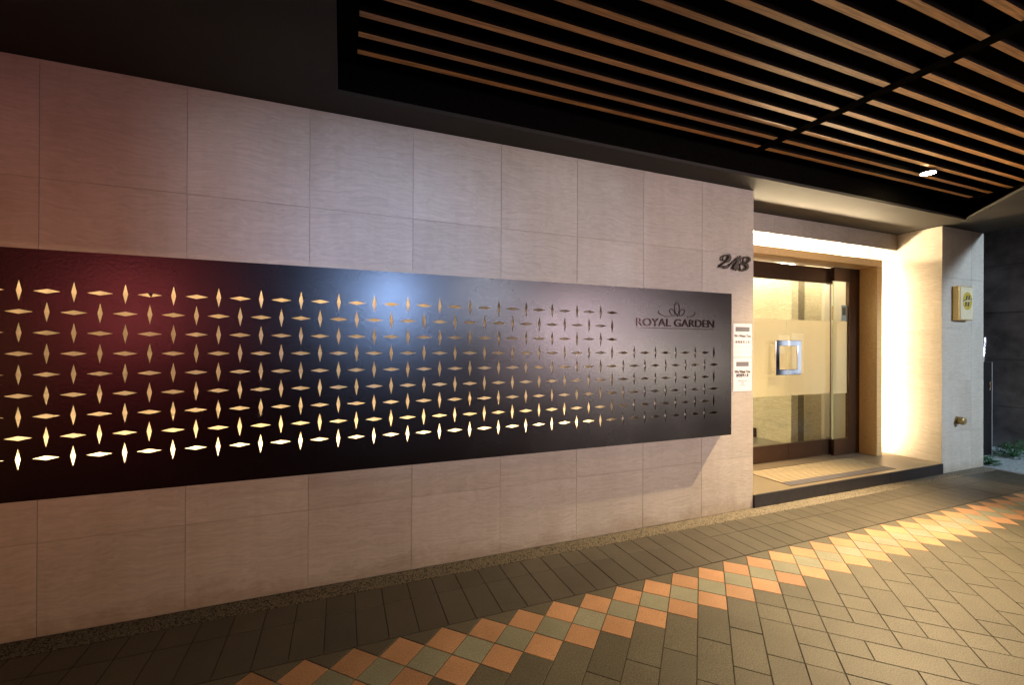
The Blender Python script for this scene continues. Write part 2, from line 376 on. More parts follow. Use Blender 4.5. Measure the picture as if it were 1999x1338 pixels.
def lay(kind, name, key, pts, m):
    pts = list(pts)
    A = sum(pts[i][0]*pts[(i+1) % len(pts)][1]-pts[(i+1) % len(pts)][0]*pts[i][1] for i in range(len(pts)))
    if A < 0: pts.reverse()
    c = (sum(p[0] for p in pts)/len(pts), sum(p[1] for p in pts)/len(pts))
    if (key, m) not in cache:
        cache[(key, m)] = tile_mesh(name, pts, M[m])
    me, mb = cache[(key, m)]
    vis = False
    P = [px(*p) for p in pts]
    if all(P):
        xs = [p[0] for p in P]; ys = [p[1] for p in P]
        vis = max(xs) > -60 and min(xs) < 2060 and max(ys) < 1700 and min(ys) < 1400 and (max(xs)-min(xs)) > 9 and (max(ys)-min(ys)) > 4.5
    z = random.uniform(-.0009, .0006)
    if vis and count.get(name, 0) < 295:
        count[name] = count.get(name, 0)+1
        place(name, me, (c[0], c[1], z), pave, (random.gauss(0, .0016), random.gauss(0, .0016), 0))
    else:
        s = stuff[m]; n = len(s.v); s.v += [(x+c[0], y+c[1], q+z) for x, y, q in mb.v]; s.f += [tuple(n+i for i in f) for f in mb.f]
def inreg(a0, a1, b0, b1):
    x, y = AB((a0+a1)/2, (b0+b1)/2); return -6.9 < x < 7.45 and -5.1 < y < Y0+.02
for i in range(-36, 33):
    for k, mm in enumerate(('orange', 'green', 'orange')):
        a, b = i, -i+k
        if inreg(a, a+1, b, b+1): lay('sq', 'accent_tile', 'sq', quad(a, a+1, b, b+1), mm)
    x, y = X0+2*H*i, Y0
    if -6.8 < x < 7.25: lay('tri', 'corner_tile', 'tri', [(x, y), (x+H, y-H), (x+2*H, y)], 'dark_tile')
def dom(a0, a1, b0, b1):
    if inreg(a0, a1, b0, b1):
        w, l = a1-a0, b1-b0
        lay('d', 'paving_slab', f'{w}{l}', quad(a0, a1, b0, b1), 'dark_tile')
for a in range(-36, 33):
    b = -a+3
    if a <= 9:
        L = [1, 1] if a == 9 else []
        for q in L: dom(a, a+1, b, b+q); b += q
        while b < -a+40: dom(a, a+1, b, b+2); b += 2
    elif a == 10:
        while b < 30: dom(a, a+1, b, b+1); b += 1
    else:
        while b < -6:
            q = 2 if b <= -8 else 1
            dom(a, a+1, b, b+q); b += q
        dom(a, a+1, -6, -5)
for b in range(-5, 24):
    a = 11
    if (b+5) % 2: dom(11, 12, b, b+1); a = 12
    while a < 44: dom(a, a+2, b, b+1); a += 2
x = -6.9
while x < 7.4:
    lay('b', 'border_tile', 'b1', [(x, -.657), (x+.155, -.657), (x+.155, -.336), (x, -.336)], 'band_tile')
    lay('b', 'border_tile', 'b2', [(x, -.336), (x+.155, -.336), (x+.155, -.156), (x, -.156)], 'band_tile')
    x += .155
for k, s in stuff.items():
    if s.v: s.build({'dark_tile': 'far_paving', 'orange': 'far_terracotta_tiles', 'green': 'far_sage_tiles', 'band_tile': 'far_border_tiles'}[k], M[k], pave, kind='stuff')

# pebble-dash strip along the foot of the wall
rng = np.random.default_rng(3)
def pebbles(n, xr, yr, name, m, z=-.002):
    xs = rng.uniform(*xr, n); ys = rng.uniform(*yr, n)
    r = rng.uniform(.0028, .0062, n); V = []; Fc = []
    base = np.array([(1, 0, 0), (0, 1, 0), (-1, 0, 0), (0, -1, 0), (0, 0, .8), (0, 0, -.8)])
    fc = np.array([(0, 1, 4), (1, 2, 4), (2, 3, 4), (3, 0, 4)])
    th = rng.uniform(0, 6.28, n)
    for i in range(n):
        c, s = math.cos(th[i]), math.sin(th[i]); b = base[:5]*r[i]*rng.uniform(.7, 1.3, 3)
        V.append(np.stack([b[:, 0]*c-b[:, 1]*s+xs[i], b[:, 0]*s+b[:, 1]*c+ys[i], b[:, 2]+z], 1)); Fc.append(fc+5*i)
    me = bpy.data.meshes.new(name); me.from_pydata(np.concatenate(V).tolist(), [], np.concatenate(Fc).tolist()); me.materials.append(m)
    me.polygons.foreach_set('use_smooth', [True]*len(me.polygons)); me.update()
    o = bpy.data.objects.new(name, me); COL.objects.link(o); tag(o, kind='stuff', label='strip of small washed pebbles along the foot of the stone wall'); return o
pebbles(34000, (-4.0, 7.55), (-.152, -.004), 'pebble_strip', M['pebble'])

al = MB(); nx, ny = 60, 60
for j in range(ny+1):
    for i in range(nx+1):
        x = 7.62+i*.05; y = -3.0+j*.10
        al.v.append((x, y, -.004+.010*math.sin(x*3.1+y*1.7)*math.sin(y*2.3)+random.uniform(-.003, .003) if y > -2.9 else -.01))
for j in range(ny):
    for i in range(nx): k = j*(nx+1)+i; al.f.append((k, k+1, k+nx+2, k+nx+1))
al.build('alley_ground', M['alley'], kind='structure', smooth=True)
MB().box(7.545, 7.618, -5.2, -.02, -.11, .004).build('edging_strip', M['pale_edge'], kind='structure')

# ------------------------------------------------------------------ the stone wall left of the door
ROWS = [0, .485, 1.11, 1.735, 2.36, 2.972]
XJ = [-.823+.6305*k for k in range(-6, 8)]; XJ[-1] = 3.585
def wall_tile(parent, x0, x1, z0, z1, y=0, th=.014, m='stone', gap=.0010):
    o = MB().box(-(x1-x0)/2+gap, (x1-x0)/2-gap, 0, th, -(z1-z0)/2+gap, (z1-z0)/2-gap)
    me = o.mesh('wall_tile', M[m])
    t = place('wall_tile', me, ((x0+x1)/2, y+random.uniform(-.0007, .0007), (z0+z1)/2), parent, (random.gauss(0, .0006), 0, random.gauss(0, .0006)))
    b = t.modifiers.new('bevel', 'BEVEL'); b.width = .0008; b.segments = 1
    return t
wall = empty('stone_wall', (0, 0, 0), label='long pale rippled stone wall behind the dark pierced panel, left of the entrance', cat='wall')
MB().box(-4.6, 3.583 , .0045, .30, -.1, 2.974).build('wall_core', M['joint'], wall)
MB().box(3.34, 3.5835, .302, .9, -.1, 2.974).build('return_wall', M['stone'], wall)
for i in range(len(XJ)-1):
    for j in range(5): wall_tile(wall, XJ[i], XJ[i+1], ROWS[j], ROWS[j+1])

pil = empty('stone_pillar', (6.69, 0, 0), label='stone clad pillar right of the entrance carrying the gold plaque', cat='pillar')
MB().box(6.7035, 7.618, .0045, 6.0, -.1, 2.974).build('pillar_core', M['joint'], pil)
for j in range(5):
    wall_tile(pil, 6.69, 7.333, ROWS[j], ROWS[j+1]); wall_tile(pil, 7.333, 7.62, ROWS[j], ROWS[j+1])
for j in range(5):
    z0, z1 = max(ROWS[j], .12), ROWS[j+1]
    me = MB().box(0, .014, -.38, .38, -(z1-z0)/2+.001, (z1-z0)/2-.001).mesh('side_tile', M['stone'])
    place('side_tile', me, (6.6905, .3945, (z0+z1)/2), pil)

# ------------------------------------------------------------------ entrance recess
MB().box(3.585, 6.689, .002, 6.0, -.1, .119).build('entrance_floor', M['step_top'], kind='structure')
st = empty('entrance_step', (5.1, 0, 0), label='low dark granite step across the lit entrance', cat='step')
for a, b in ((3.587, 4.62), (4.62, 5.655), (5.655, 6.689)):
    o = MB().box(a+.001, b-.001, -.016, .001, .0, .121).build('riser_slab', M['step_face'], st, bevel=.002)
lin = empty('entrance_lintel', (5.1, .45, 2.765), label='stone lintel hanging over the entrance in front of the cove light', cat='lintel')
for a, b in ((3.585, 4.45), (4.45, 5.07), (5.07, 5.71), (5.71, 6.395), (6.395, 6.688)):
    o = MB().box(a+.001, b-.001, .45, .50, 2.765, 2.970).build('lintel_slab', M['stone'], lin, bevel=.0015)
bw = empty('inner_wall', (5.1, .75, 0), label='pale plaster wall behind the oak door surround, lit by the cove', cat='wall')
MB().box(3.585, 6.688, .76, .84, 2.56, 2.972).build('upper_wall', M['white_panel'], bw)
MB().box(6.43, 6.688, .76, .84, .12, 2.558).build('side_wall', M['white_panel'], bw)
MB().box(3.585, 3.93, .76, .84, .12, 2.558).build('side_wall', M['white_panel'], bw)

sur = empty('door_surround', (5.1, .6, .12), label='projecting oak portal framing the glass doors', cat='door surround')
MB().box(3.86, 3.95, .50, .757, .121, 2.545).build('jamb', M['veneer'], sur, bevel=.002)
MB().box(6.362, 6.468, .50, .757, .121, 2.545).build('jamb', M['veneer'], sur, bevel=.002)
MB().box(3.86, 6.468, .50, .757, 2.5465, 2.636).build('head', M['veneer_v'], sur, bevel=.002)

ls = empty('cove_light', (5.1, .61, 2.637), label='warm strip light lying on top of the oak portal, under the lintel', cat='strip light')
MB().box(3.90, 6.44, .592, .628, 2.6375, 2.6450).build('housing', M['pale_edge'], ls)
MB().box(3.91, 6.43, .597, .623, 2.6455, 2.6570).build('diffuser', M['led_cove'], ls)
ls = empty('jamb_light', (6.48, .6, 1.4), label='upright warm strip light behind the right jamb of the oak portal', cat='strip light')
MB().box(6.470, 6.474, .60, .64, .20, 2.60).build('housing', M['pale_edge'], ls)
MB().box(6.4745, 6.482, .605, .635, .21, 2.59).build('diffuser', M['led_side'], ls)

# doors
def leaf(label, x0, x1, hx0, hx1, side):
    d = empty('glass_door', (x0, .77, .12), label=label, cat='door', group='leaves of the glass double door')
    MB().box(x0, x1, .755, .795, 2.335, 2.53).build('top_rail', M['frame'], d, bevel=.002)
    MB().box(x0, x1, .755, .795, .128, .328).build('bottom_rail', M['frame'], d, bevel=.002)
    MB().box(x0+.001, x1-.001, .770, .780, .3285, 2.3345).build('pane', M['glass'], d)
    MB().box(x0+.001, x1-.001, .7815, .7820, .912, 1.850).build('frosted_band', M['frost'], d)
    z0, z1, w = 1.173, 1.592, .068
    mb = MB(); y0, y1 = .690, .712
    out = [(hx0, z0), (hx1, z0), (hx1, z0+w), (hx0+w, z0+w), (hx0+w, z1-w), (hx1, z1-w), (hx1, z1), (hx0, z1)]
    if side > 0: out = [(hx1-(x-hx0), z) for x, z in reversed(out)]
    mb.prism_y(out, y0, y1)
    h = mb.build('pull_handle', M['steel'], d, bevel=.006)
    for z in (z0+w/2, z1-w/2):
        xx = hx0+w/2 if side < 0 else hx1-w/2
        MB().tube([(xx, .7125, z), (xx, .7695, z)], .012).build('standoff', M['steel'], h)
leaf('left leaf of the glass double door, cut by the stone wall', 3.955, 5.088, 4.79, 5.008, -1)
leaf('right leaf of the glass double door, next to the narrow side pane', 5.094, 5.90, 5.013, 5.231, 1)
sl = empty('side_light', (6.1, .7, .12), label='narrow fixed glass side pane in a brown metal frame, right of the door leaves', cat='window')
MB().box(6.150, 6.361, .70, .745, .121, 2.54).build('stile', M['frame'], sl, bevel=.002)
MB().box(5.858, 6.149, .70, .745, 2.365, 2.54).build('top_rail', M['frame'], sl, bevel=.002)
MB().box(5.858, 6.149, .70, .745, .121, .327).build('bottom_rail', M['frame'], sl, bevel=.002)
MB().box(5.862, 6.149, .718, .726, .3275, 2.3645).build('pane', M['glass'], sl)
MB().box(5.862, 6.149, .7275, .7280, .912, 1.850).build('frosted_band', M['frost'], sl)
MB().box(5.9005, 5.97, .80, .83, .121, .327).build('rail_end', M['bronze'], sl)
MB().box(5.9005, 5.97, .80, .83, 2.335, 2.54).build('rail_end', M['bronze'], sl)
MB().box(5.856, 5.8615, .716, .728, .3275, 2.3645).build('pane_edge', M['glass_edge'], sl)
MB().box(5.9005, 5.9035, .770, .780, .3285, 2.3345).build('seal', M['cabinet'], sl)
MB().box(5.846, 5.852, .7135, .7290, 1.86, 2.04).build('sensor_plate', M['brass'], sl)
ntc = empty('door_notice', (6.13, .72, 1.9), label='small pale blue notice stuck inside the narrow side pane', cat='notice')
MB().box(6.04, 6.14, .7285, .7290, 1.855, 2.06).build('sheet', simple('pale_blue_paper', (.55, .62, .80), .6), ntc)
MB().box(6.055, 6.125, .7275, .7283, 1.93, 2.03).build('printed_block', M['ink_grey'], ntc)

# door mat set into the floor
mt = empty('entrance_mat', (5.07, .32, .12), label='ribbed bristle door mat with grey strips along its front edge', cat='door mat')
MB().box(4.17, 5.90, .055, .585, .1192, .1215).build('tray', M['mat_rail'], mt)
n = 15
for i in range(n):
    y0 = .070+i*(.505/n); y1 = y0+.505/n*.62
    mb = MB().box(4.18, 5.89, y0, y1, .1216, .1228 if i > 2 else .1224)
    mb.build('mat_strip', M['rope'] if i > 2 else M['mat_grey'], mt, label=None if i > 2 else 'grey strip')

# ------------------------------------------------------------------ lobby behind the glass
lb = empty('lobby_room', (5.5, 2.5, 0), kind='structure')
MB().box(5.962, 6.06, 1.345, 5.9, .12, 2.70).build('side_wall', M['lobby_stone'], lb)
MB().box(6.062, 6.245, 1.36, 1.40, .12, 2.70).build('dark_column', M['lobby_dark'], lb)
MB().box(6.062, 6.10, 1.345, 1.359, .12, 2.70).build('corner_trim', M['lobby_stone'], lb)
MB().box(6.247, 6.60, 1.345, 1.40, .12, 2.70).build('stone_panel', M['lobby_stone'], lb)
MB().box(6.602, 6.70, 1.30, 1.40, .12, 2.70).build('plaster_jamb', M['white_panel'], lb)
MB().box(3.3, 5.96, 5.7, 5.9, .12, 2.70).build('back_wall', M['lobby_stone'], lb)
MB().box(3.2, 3.34, .9, 5.9, .12, 2.70).build('far_wall', M['lobby_stone'], lb)
MB().box(3.2, 6.70, .85, 5.9, 2.705, 2.75).build('lobby_ceiling', M['lobby_ceiling'], lb)
MB().box(5.93, 5.961, 1.9, 2.4, .12, .26).build('plinth', M['bronze'], lb)
ll = empty('lobby_light', (5.0, 1.5, 2.68), label='warm light trough along the lobby ceiling behind the door leaves', cat='ceiling light')
MB().box(4.0, 5.90, 1.05, 1.13, 2.66, 2.70).build('diffuser', M['led_lobby'], ll)
MB().box(5.78, 5.84, 1.15, 5.4, 2.66, 2.70).build('diffuser', M['led_lobby'], ll)
MB().box(6.05, 6.66, 1.05, 1.13, 2.66, 2.70).build('diffuser', M['led_lobby'], ll)
MB().box(3.6, 5.0, 2.4, 2.9, 2.67, 2.70).build('diffuser', M['led_lobby'], ll)

# ------------------------------------------------------------------ ceiling and canopy
cl = empty('ceiling', (0, 0, 2.975), kind='structure')
MB().box(-4.6, 7.60, -.235, .757, 2.975, 3.0).build('soffit', M['soffit'], cl)
MB().box(-4.6, -.03, -4.6, -.2352, 2.975, 3.0).build('soffit', M['soffit'], cl)
MB().prism([(6.63, -.2352), (5.83, -.96), (5.83, -4.6), (7.60, -4.6), (7.60, -.2352)], 2.975, 3.0).build('soffit', M['soffit'], cl)
MB().box(-4.6, 7.60, -4.62, .9, 3.62, 3.7).build('upper_slab', M['black'], cl)
MB().box(-.05, 7.60, -.2345, -.20, 3.001, 3.619).build('recess_face', M['black'], cl)
MB().box(-.07, -.035, -4.6, -.236, 3.001, 3.619).build('recess_face', M['black'], cl)
MB().box(6.95, 7.0, -4.6, -.236, 3.001, 3.619).build('recess_face', M['black'], cl)
MB().box(-4.6, 7.60, -4.64, -4.605, 2.97, 3.619).build('outer_fascia', M['black'], cl)

cn = empty('slatted_canopy', (3.2, -2.4, 3.15), label='row of brown timber slats slung in the black recess over the pavement', cat='slatted ceiling')
slat_me = {}
for k in range(28):
    y = -.386-.1495*k
    if y < -4.5: break
    for x0, x1 in ((.072, 3.172), (3.268, 6.372)):
        key = round(x1-x0, 3)
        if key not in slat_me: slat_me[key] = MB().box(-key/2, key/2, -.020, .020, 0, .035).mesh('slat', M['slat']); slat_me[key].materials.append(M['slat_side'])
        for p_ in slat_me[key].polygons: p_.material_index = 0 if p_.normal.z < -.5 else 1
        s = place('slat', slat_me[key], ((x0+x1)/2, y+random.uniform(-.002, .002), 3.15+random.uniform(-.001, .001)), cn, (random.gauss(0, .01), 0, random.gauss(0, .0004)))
for x in (.02, 3.22, 6.424):
    MB().box(x-.047, x+.047, -4.55, -.30, 3.151, 3.22).build('cross_beam', M['black'], cn)
hb = MB()
for x in (.02, 3.22, 6.424):
    for k in range(14):
        y = -.46-.299*k; hb.box(x-.008, x+.008, y-.008, y+.008, 3.2205, 3.618)
hb.build('hangers', M['cabinet'], cn, kind='stuff')

def downlight(loc, label, power, size, lens, blend=.12, aim=(0, 0, -1)):
    t = empty('downlight', loc, label=label, cat='ceiling light', group='round downlights between the timber slats')
    x, y, z = loc; mb = MB()
    mb.tube([(x, y, z+.004), (x, y, z+.10)], .055, 24); mb.build('housing', M['cabinet'], t)
    MB().tube([(x, y, z-.003), (x, y, z+.002)], [.060, .060], 24).build('trim_ring', M['cabinet'], t)
    MB().tube([(x, y, z-.006), (x, y, z-.0032)], .052, 24).build('lens', M[lens], t)
    l = lamp('SPOT', 'lamp', (0, 0, -.016), aim, power, (1.0, .72, .40), spot_size=math.radians(size), spot_blend=blend, shadow_soft_size=.022)
    l.parent = t
    return t
downlight((5.05, -.622, 3.130), 'glowing round downlight between the slats above the entrance', 1650, 82, 'lens', 1.0, (-1.25, .16, -3.16))
downlight((2.30, -2.105, 3.158), 'round downlight among the slats above the patterned paving', 170, 98, 'lens_far', .9)
downlight((.30, -2.105, 3.158), 'round downlight among the slats above the middle of the dark panel', 60, 100, 'lens_far', .7)

# ------------------------------------------------------------------ pierced panel
P = .1040; PX0, PZ0 = -14.206*P, 1.5+2.590*P; PY = -.100
pn = empty('pierced_panel', (.6, -.1, 1.35), label='long dark metal panel pierced with glowing diamond slots', cat='wall panel')
px0, px1, pz0, pz1 = -2.98, 3.200, .731, 1.977
C0, C1 = -13, 43
front = bmesh.new(); vc = {}
def V(x, z):
    k = (round(x, 5), round(z, 5))
    if k not in vc: vc[k] = front.verts.new((x, PY, z))
    return vc[k]
def cc(c, r): return PX0+c*P, PZ0-r*P
def vert_slot(c, r): return (c+r) % 2 == 0
def hedge(c, r):   # midpoint of the edge between (c,r-1) above and (c,r) below
    x, z = cc(c, r); s = .075 if vert_slot(c, r) else -.075
    return V(x, z+(.5+s)*P)
def vedge(c, r):   # edge between (c-1,r) left and (c,r) right
    x, z = cc(c, r); s = .055 if vert_slot(c, r) else -.055
    return V(x-(.5-s)*P, z)
def corner(c, r):
    x, z = cc(c, r); return V(x-.5*P, z+.5*P)
holes = []
for c in range(C0, C1+1):
    for r in range(9):
        x, z = cc(c, r)
        T, B_, L_, R_ = hedge(c, r), hedge(c, r+1), vedge(c, r), vedge(c+1, r)
        a, b, d, e = corner(c, r), corner(c+1, r), corner(c+1, r+1), corner(c, r+1)
        if r < 3 and c > 33:
            front.faces.new([a, L_, e, B_, d, R_, b, T]); continue
        if vert_slot(c, r): hw, hh = .110*P, .53*P
        else: hw, hh = .515*P, .113*P
        # rhomb with slightly blunt tips
        t1 = V(x, z+hh); t2 = V(x+hw, z); t3 = V(x, z-hh); t4 = V(x-hw, z)
        front.faces.new([T, a, L_, t4, t1]); front.faces.new([L_, e, B_, t3, t4])
        front.faces.new([B_, d, R_, t2, t3]); front.faces.new([R_, b, T, t1, t2])
        holes.append((x, z, hw, hh, c, r))
for c in range(C0, C1+1):
    x, _ = cc(c, 0); xa, xb = x-.5*P, x+.5*P
    front.faces.new([corner(c, 0), hedge(c, 0), corner(c+1, 0), V(xb, pz1), V(xa, pz1)])
    front.faces.new([corner(c, 9), V(xa, pz0), V(xb, pz0), corner(c+1, 9), hedge(c, 9)])
for r in range(9):
    front.faces.new([corner(C0, r), V(px0, cc(0, r)[1]+.5*P), V(px0, cc(0, r)[1]-.5*P), corner(C0, r+1), vedge(C0, r)])
    front.faces.new([corner(C1+1, r), vedge(C1+1, r), corner(C1+1, r+1), V(px1, cc(0, r)[1]-.5*P), V(px1, cc(0, r)[1]+.5*P)])
zt, zb = cc(0, 0)[1]+.5*P, cc(0, 8)[1]-.5*P; xl, xr = cc(C0, 0)[0]-.5*P, cc(C1, 0)[0]+.5*P
front.faces.new([V(xl, zt), V(xl, pz1), V(px0, pz1), V(px0, zt)]); front.faces.new([V(xr, zt), V(px1, zt), V(px1, pz1), V(xr, pz1)])
front.faces.new([V(xl, zb), V(px0, zb), V(px0, pz0), V(xl, pz0)]); front.faces.new([V(xr, zb), V(xr, pz0), V(px1, pz0), V(px1, zb)])
bmesh.ops.recalc_face_normals(front, faces=front.faces)
front.faces.ensure_lookup_table()
if front.faces[0].normal.y > 0: bmesh.ops.reverse_faces(front, faces=front.faces)
ret = bmesh.ops.solidify(front, geom=front.faces[:]+front.edges[:]+front.verts[:], thickness=.004)
me = bpy.data.meshes.new('face_plate'); front.to_mesh(me); front.free(); me.materials.append(M['panel']); me.materials.append(M['bounce_face'])
for p_ in me.polygons: p_.material_index = 1 if p_.normal.y > .5 else 0
fp = bpy.data.objects.new('face_plate', me); COL.objects.link(fp); fp.parent = pn; fp.location = -PW(pn)
ys = [v.co.y for v in me.vertices]; PB = max(ys)
if min(ys) < PY-.002:
    for v in me.vertices: v.co.y += .004
MB().box(px0, px1, -.0955, -.003, pz1-.004, pz1-.0005).build('top_return', M['panel'], pn)
MB().box(px0, px1, -.0955, -.003, pz0+.0005, pz0+.004).build('bottom_return', M['panel'], pn)
MB().box(px1-.004, px1-.0005, -.0955, -.003, pz0+.0045, pz1-.0045).build('end_return', M['panel'], pn)
MB().box(px0+.0005, px0+.004, -.0955, -.003, pz0+.0045, pz1-.0045).build('end_return', M['panel'], pn)
MB().box(-2.93, 2.02, -.085, -.070, pz0+.082, pz0+.097).build('light_channel', M['pale_edge'], pn)
MB().box(-2.92, 1.85, -.083, -.072, pz0+.0975, pz0+.103).build('light_strip', M['led'], pn)
MB().box(-2.92, .62, -.040, -.020, pz1-.012, pz1-.006).build('light_strip', M['led_fill'], pn, label='added dim strip along the top, brightening the upper slots')  # unseen strip added to even out the glow in the upper rows
# white fixing pins seen in the unlit upright slots at the right end
pins = MB()
for x, z, hw, hh, c, r in holes:
    if c >= 34 and vert_slot(c, r) and c < 43: pins.box(x-.0065, x+.0065, -.094, -.012, z-.0065, z+.0065)
pins.build('fixing_pins', M['white_panel'], pn, kind='stuff')
mb = MB(); x, z = cc(5, 0)   # torn dark scrap in one slot of the top row
mb.prism_y([(x-.012, z+.013), (x+.004, z-.012), (x+.014, z+.012)], -.099, -.094); mb.build('torn_scrap', M['cabinet'], pn)
# lettering and lotus emblem
M['letter'] = simple('smoked_mirror', (.030, .018, .018), .16, .85)
def split_letters(t, name):
    me = t.data; bm = bmesh.new(); bm.from_mesh(me); bm.verts.ensure_lookup_table(); seen = {}; comps = []
    for v in bm.verts:
        if v.index in seen: continue
        st_, cur = [v], []; seen[v.index] = 1
        while st_:
            q = st_.pop(); cur.append(q.index)
            for e in q.link_edges:
                o_ = e.other_vert(q)
                if o_.index not in seen: seen[o_.index] = 1; st_.append(o_)
        comps.append(cur)
    bm.free()
    sp = sorted([min(me.vertices[i].co.x for i in c), max(me.vertices[i].co.x for i in c), c] for c in comps)
    grp = []
    for lo, hi, c in sp:
        if grp and lo < grp[-1][1]-.25*(hi-lo): grp[-1][1] = max(grp[-1][1], hi); grp[-1][2] += c
        else: grp.append([lo, hi, list(c)])
    for lo, hi, c in grp:
        idx = {v: i for i, v in enumerate(c)}
        m2 = bpy.data.meshes.new(name); m2.from_pydata([tuple(me.vertices[i].co) for i in c], [], [tuple(idx[v] for v in p.vertices) for p in me.polygons if p.vertices[0] in idx])
        m2.materials.append(me.materials[0]); m2.update()
        o_ = bpy.data.objects.new(name, m2); COL.objects.link(o_); o_.parent = t.parent; o_.location = t.location; o_.rotation_euler = t.rotation_euler; o_.scale = t.scale
    bpy.data.objects.remove(t)
t = text('lettering', 'ROYAL GARDEN', .0895, (2.588, -.1035, 1.674), M['letter'], pn, ext=.0022, sx=1.0, bold=.0006)
t.location.z = 1.674-1.35; w_ = t.dimensions.x
t.scale = (.812/w_, 1, 1)
split_letters(t, 'letter')
MB().box(2.181, 2.996, -.1030, -.1002, 1.655, 1.6605).build('underline', M['letter'], pn)
eb = MB(); y0, y1 = -.1032, -.1002
pet = [(2.596, 1.761), (2.568, 1.800), (2.567, 1.850), (2.590, 1.879), (2.612, 1.850), (2.612, 1.806), (2.592, 1.757)]
ribbon(pet, y0, y1, eb, w=.0060)
ribbon([(2.617, 1.765), (2.617, 1.798), (2.646, 1.820), (2.668, 1.811), (2.660, 1.783), (2.637, 1.766), (2.612, 1.768)], y0, y1, eb, w=.0055)
ribbon([(2.577, 1.763), (2.545, 1.766), (2.521, 1.783), (2.514, 1.808), (2.532, 1.819), (2.556, 1.802), (2.570, 1.770)], y0, y1, eb, w=.0042)
ribbon([(2.690, 1.757, .003), (2.735, 1.760, .006), (2.772, 1.776, .007), (2.782, 1.795, .006), (2.772, 1.803, .003)], y0, y1, eb)
ribbon([(2.545, 1.757, .003), (2.470, 1.757, .004), (2.415, 1.772, .006), (2.398, 1.792, .006), (2.407, 1.803, .003)], y0, y1, eb)
eb.build('lotus_emblem', M['letter'], pn)

# ------------------------------------------------------------------ house number 218
M['numeral'] = simple('dark_cast_numeral', (.030, .020, .014), .5, .2)
hn = empty('house_number', (3.33, 0, 2.28), label='dark script house number 218 standing off the stone wall by the entrance', cat='house number')
two = [(3.2156, 2.3002, .0044), (3.193, 2.2871, .011), (3.1792, 2.2917, .0132), (3.1804, 2.3088, .0099), (3.2004, 2.3275, .0099), (3.2332, 2.3396, .0133), (3.2586, 2.334, .0245), (3.2638, 2.3135, .0334), (3.2486, 2.2895, .0289), (3.2233, 2.2724, .0177), (3.1931, 2.2588, .0121), (3.1681, 2.2437, .0099), (3.1482, 2.2197, .0098)]
foot = [(3.1532, 2.2238, .0066), (3.1807, 2.2333, .0132), (3.2033, 2.2292, .0265), (3.2286, 2.2234, .0177), (3.2488, 2.2363, .0111), (3.264, 2.2488, .0089)]
hair = [(3.2488, 2.2344, .0111), (3.2742, 2.2533, .0089), (3.3151, 2.2812, .009), (3.3511, 2.3069, .0101), (3.3873, 2.3367, .0068)]
one = [(3.3938, 2.3459, .0034), (3.377, 2.3166, .0204), (3.359, 2.2826, .0249), (3.341, 2.2486, .0338), (3.3205, 2.2127, .0405)]
upl = [(3.4399, 2.2828, .016), (3.4267, 2.305, .0125), (3.4424, 2.3314, .0114), (3.4766, 2.3399, .0103), (3.5059, 2.3286, .0208), (3.5086, 2.3113, .0231), (3.4848, 2.292, .0115)]
low = [(3.4293, 2.2975, .0137), (3.4425, 2.2811, .0229), (3.4716, 2.2677, .0345), (3.4823, 2.2471, .0299), (3.4639, 2.2226, .016), (3.4297, 2.2105, .0125), (3.3982, 2.218, .017), (3.3851, 2.2402, .0147), (3.4007, 2.2626, .0125), (3.4294, 2.2743, .0114), (3.4557, 2.2821, .0092), (3.4848, 2.293, .0103)]
mb = MB(); ribbon(two, -.026, -.014, mb); ribbon(foot, -.0258, -.0142, mb); mb.build('numeral_two', M['numeral'], hn)
mb = MB(); ribbon(hair, -.0262, -.0138, mb); ribbon(one, -.026, -.014, mb); mb.build('numeral_one', M['numeral'], hn)
mb = MB(); ribbon(upl, -.0262, -.0138, mb); ribbon(low, -.026, -.014, mb); mb.build('numeral_eight', M['numeral'], hn)
for x, z in ((3.25, 2.31), (3.20, 2.231), (3.34, 2.245), (3.475, 2.26), (3.43, 2.213)): MB().tube([(x, -.0137, z), (x, -.001, z)], .003, 8).build('fixing_stud', M['numeral'], hn)

# ------------------------------------------------------------------ paper notices
def notice(z0, z1, label, body, hdr):
    t = empty('paper_notice', (3.445, 0, (z0+z1)/2), label=label, cat='notice', group='white recruitment notices taped by the entrance')
    MB().box(3.331, 3.560, -.0030, -.0014, z0, z1).build('sheet', M['paper'], t)
    hz, hw = hdr
    h = MB().box(3.445-hw, 3.445+hw, -.0036, -.0031, hz, hz+.042).build('header_bar', M['ink_grey'], t)
    for s, size, z, bold, sx, x, al, m in body:
        text('print', s, size, (x, -.0036, z), M[m], t, ext=.0002, sx=sx, bold=bold, align=al)
# wording as far as the photograph lets it be read
notice(1.414, 1.722, 'upper of two white printed notices taped beside the dark panel', [
    ('We Want You', .034, 1.598, .0010, 1.0, 3.445, 'CENTER', 'ink'),
    ('誠 徵 服 務 人 員', .024, 1.545, .0003, 1.0, 3.445, 'CENTER', 'ink'),
    ('- - - - - - - - - -', .024, 1.502, .0002, 1.0, 3.355, 'LEFT', 'ink_grey'),
    ('- - - - - -', .022, 1.478, .0002, 1.0, 3.355, 'LEFT', 'ink_grey'),
    ('- - - - -', .022, 1.455, .0002, 1.0, 3.355, 'LEFT', 'ink_grey')], (1.650, .088))
notice(1.098, 1.408, 'lower of two white printed notices taped beside the dark panel, in bolder print', [
    ('We Want You', .034, 1.268, .0020, .95, 3.445, 'CENTER', 'ink'),
    ('誠徵服務人員', .030, 1.233, .0016, .85, 3.445, 'CENTER', 'ink'),
    ('--------------', .026, 1.190, .0008, 1.0, 3.445, 'CENTER', 'ink'),
    ('------', .024, 1.168, .0008, 1.0, 3.445, 'CENTER', 'ink'),
    ('-------', .024, 1.148, .0008, 1.0, 3.445, 'CENTER', 'ink')], (1.328, .078))

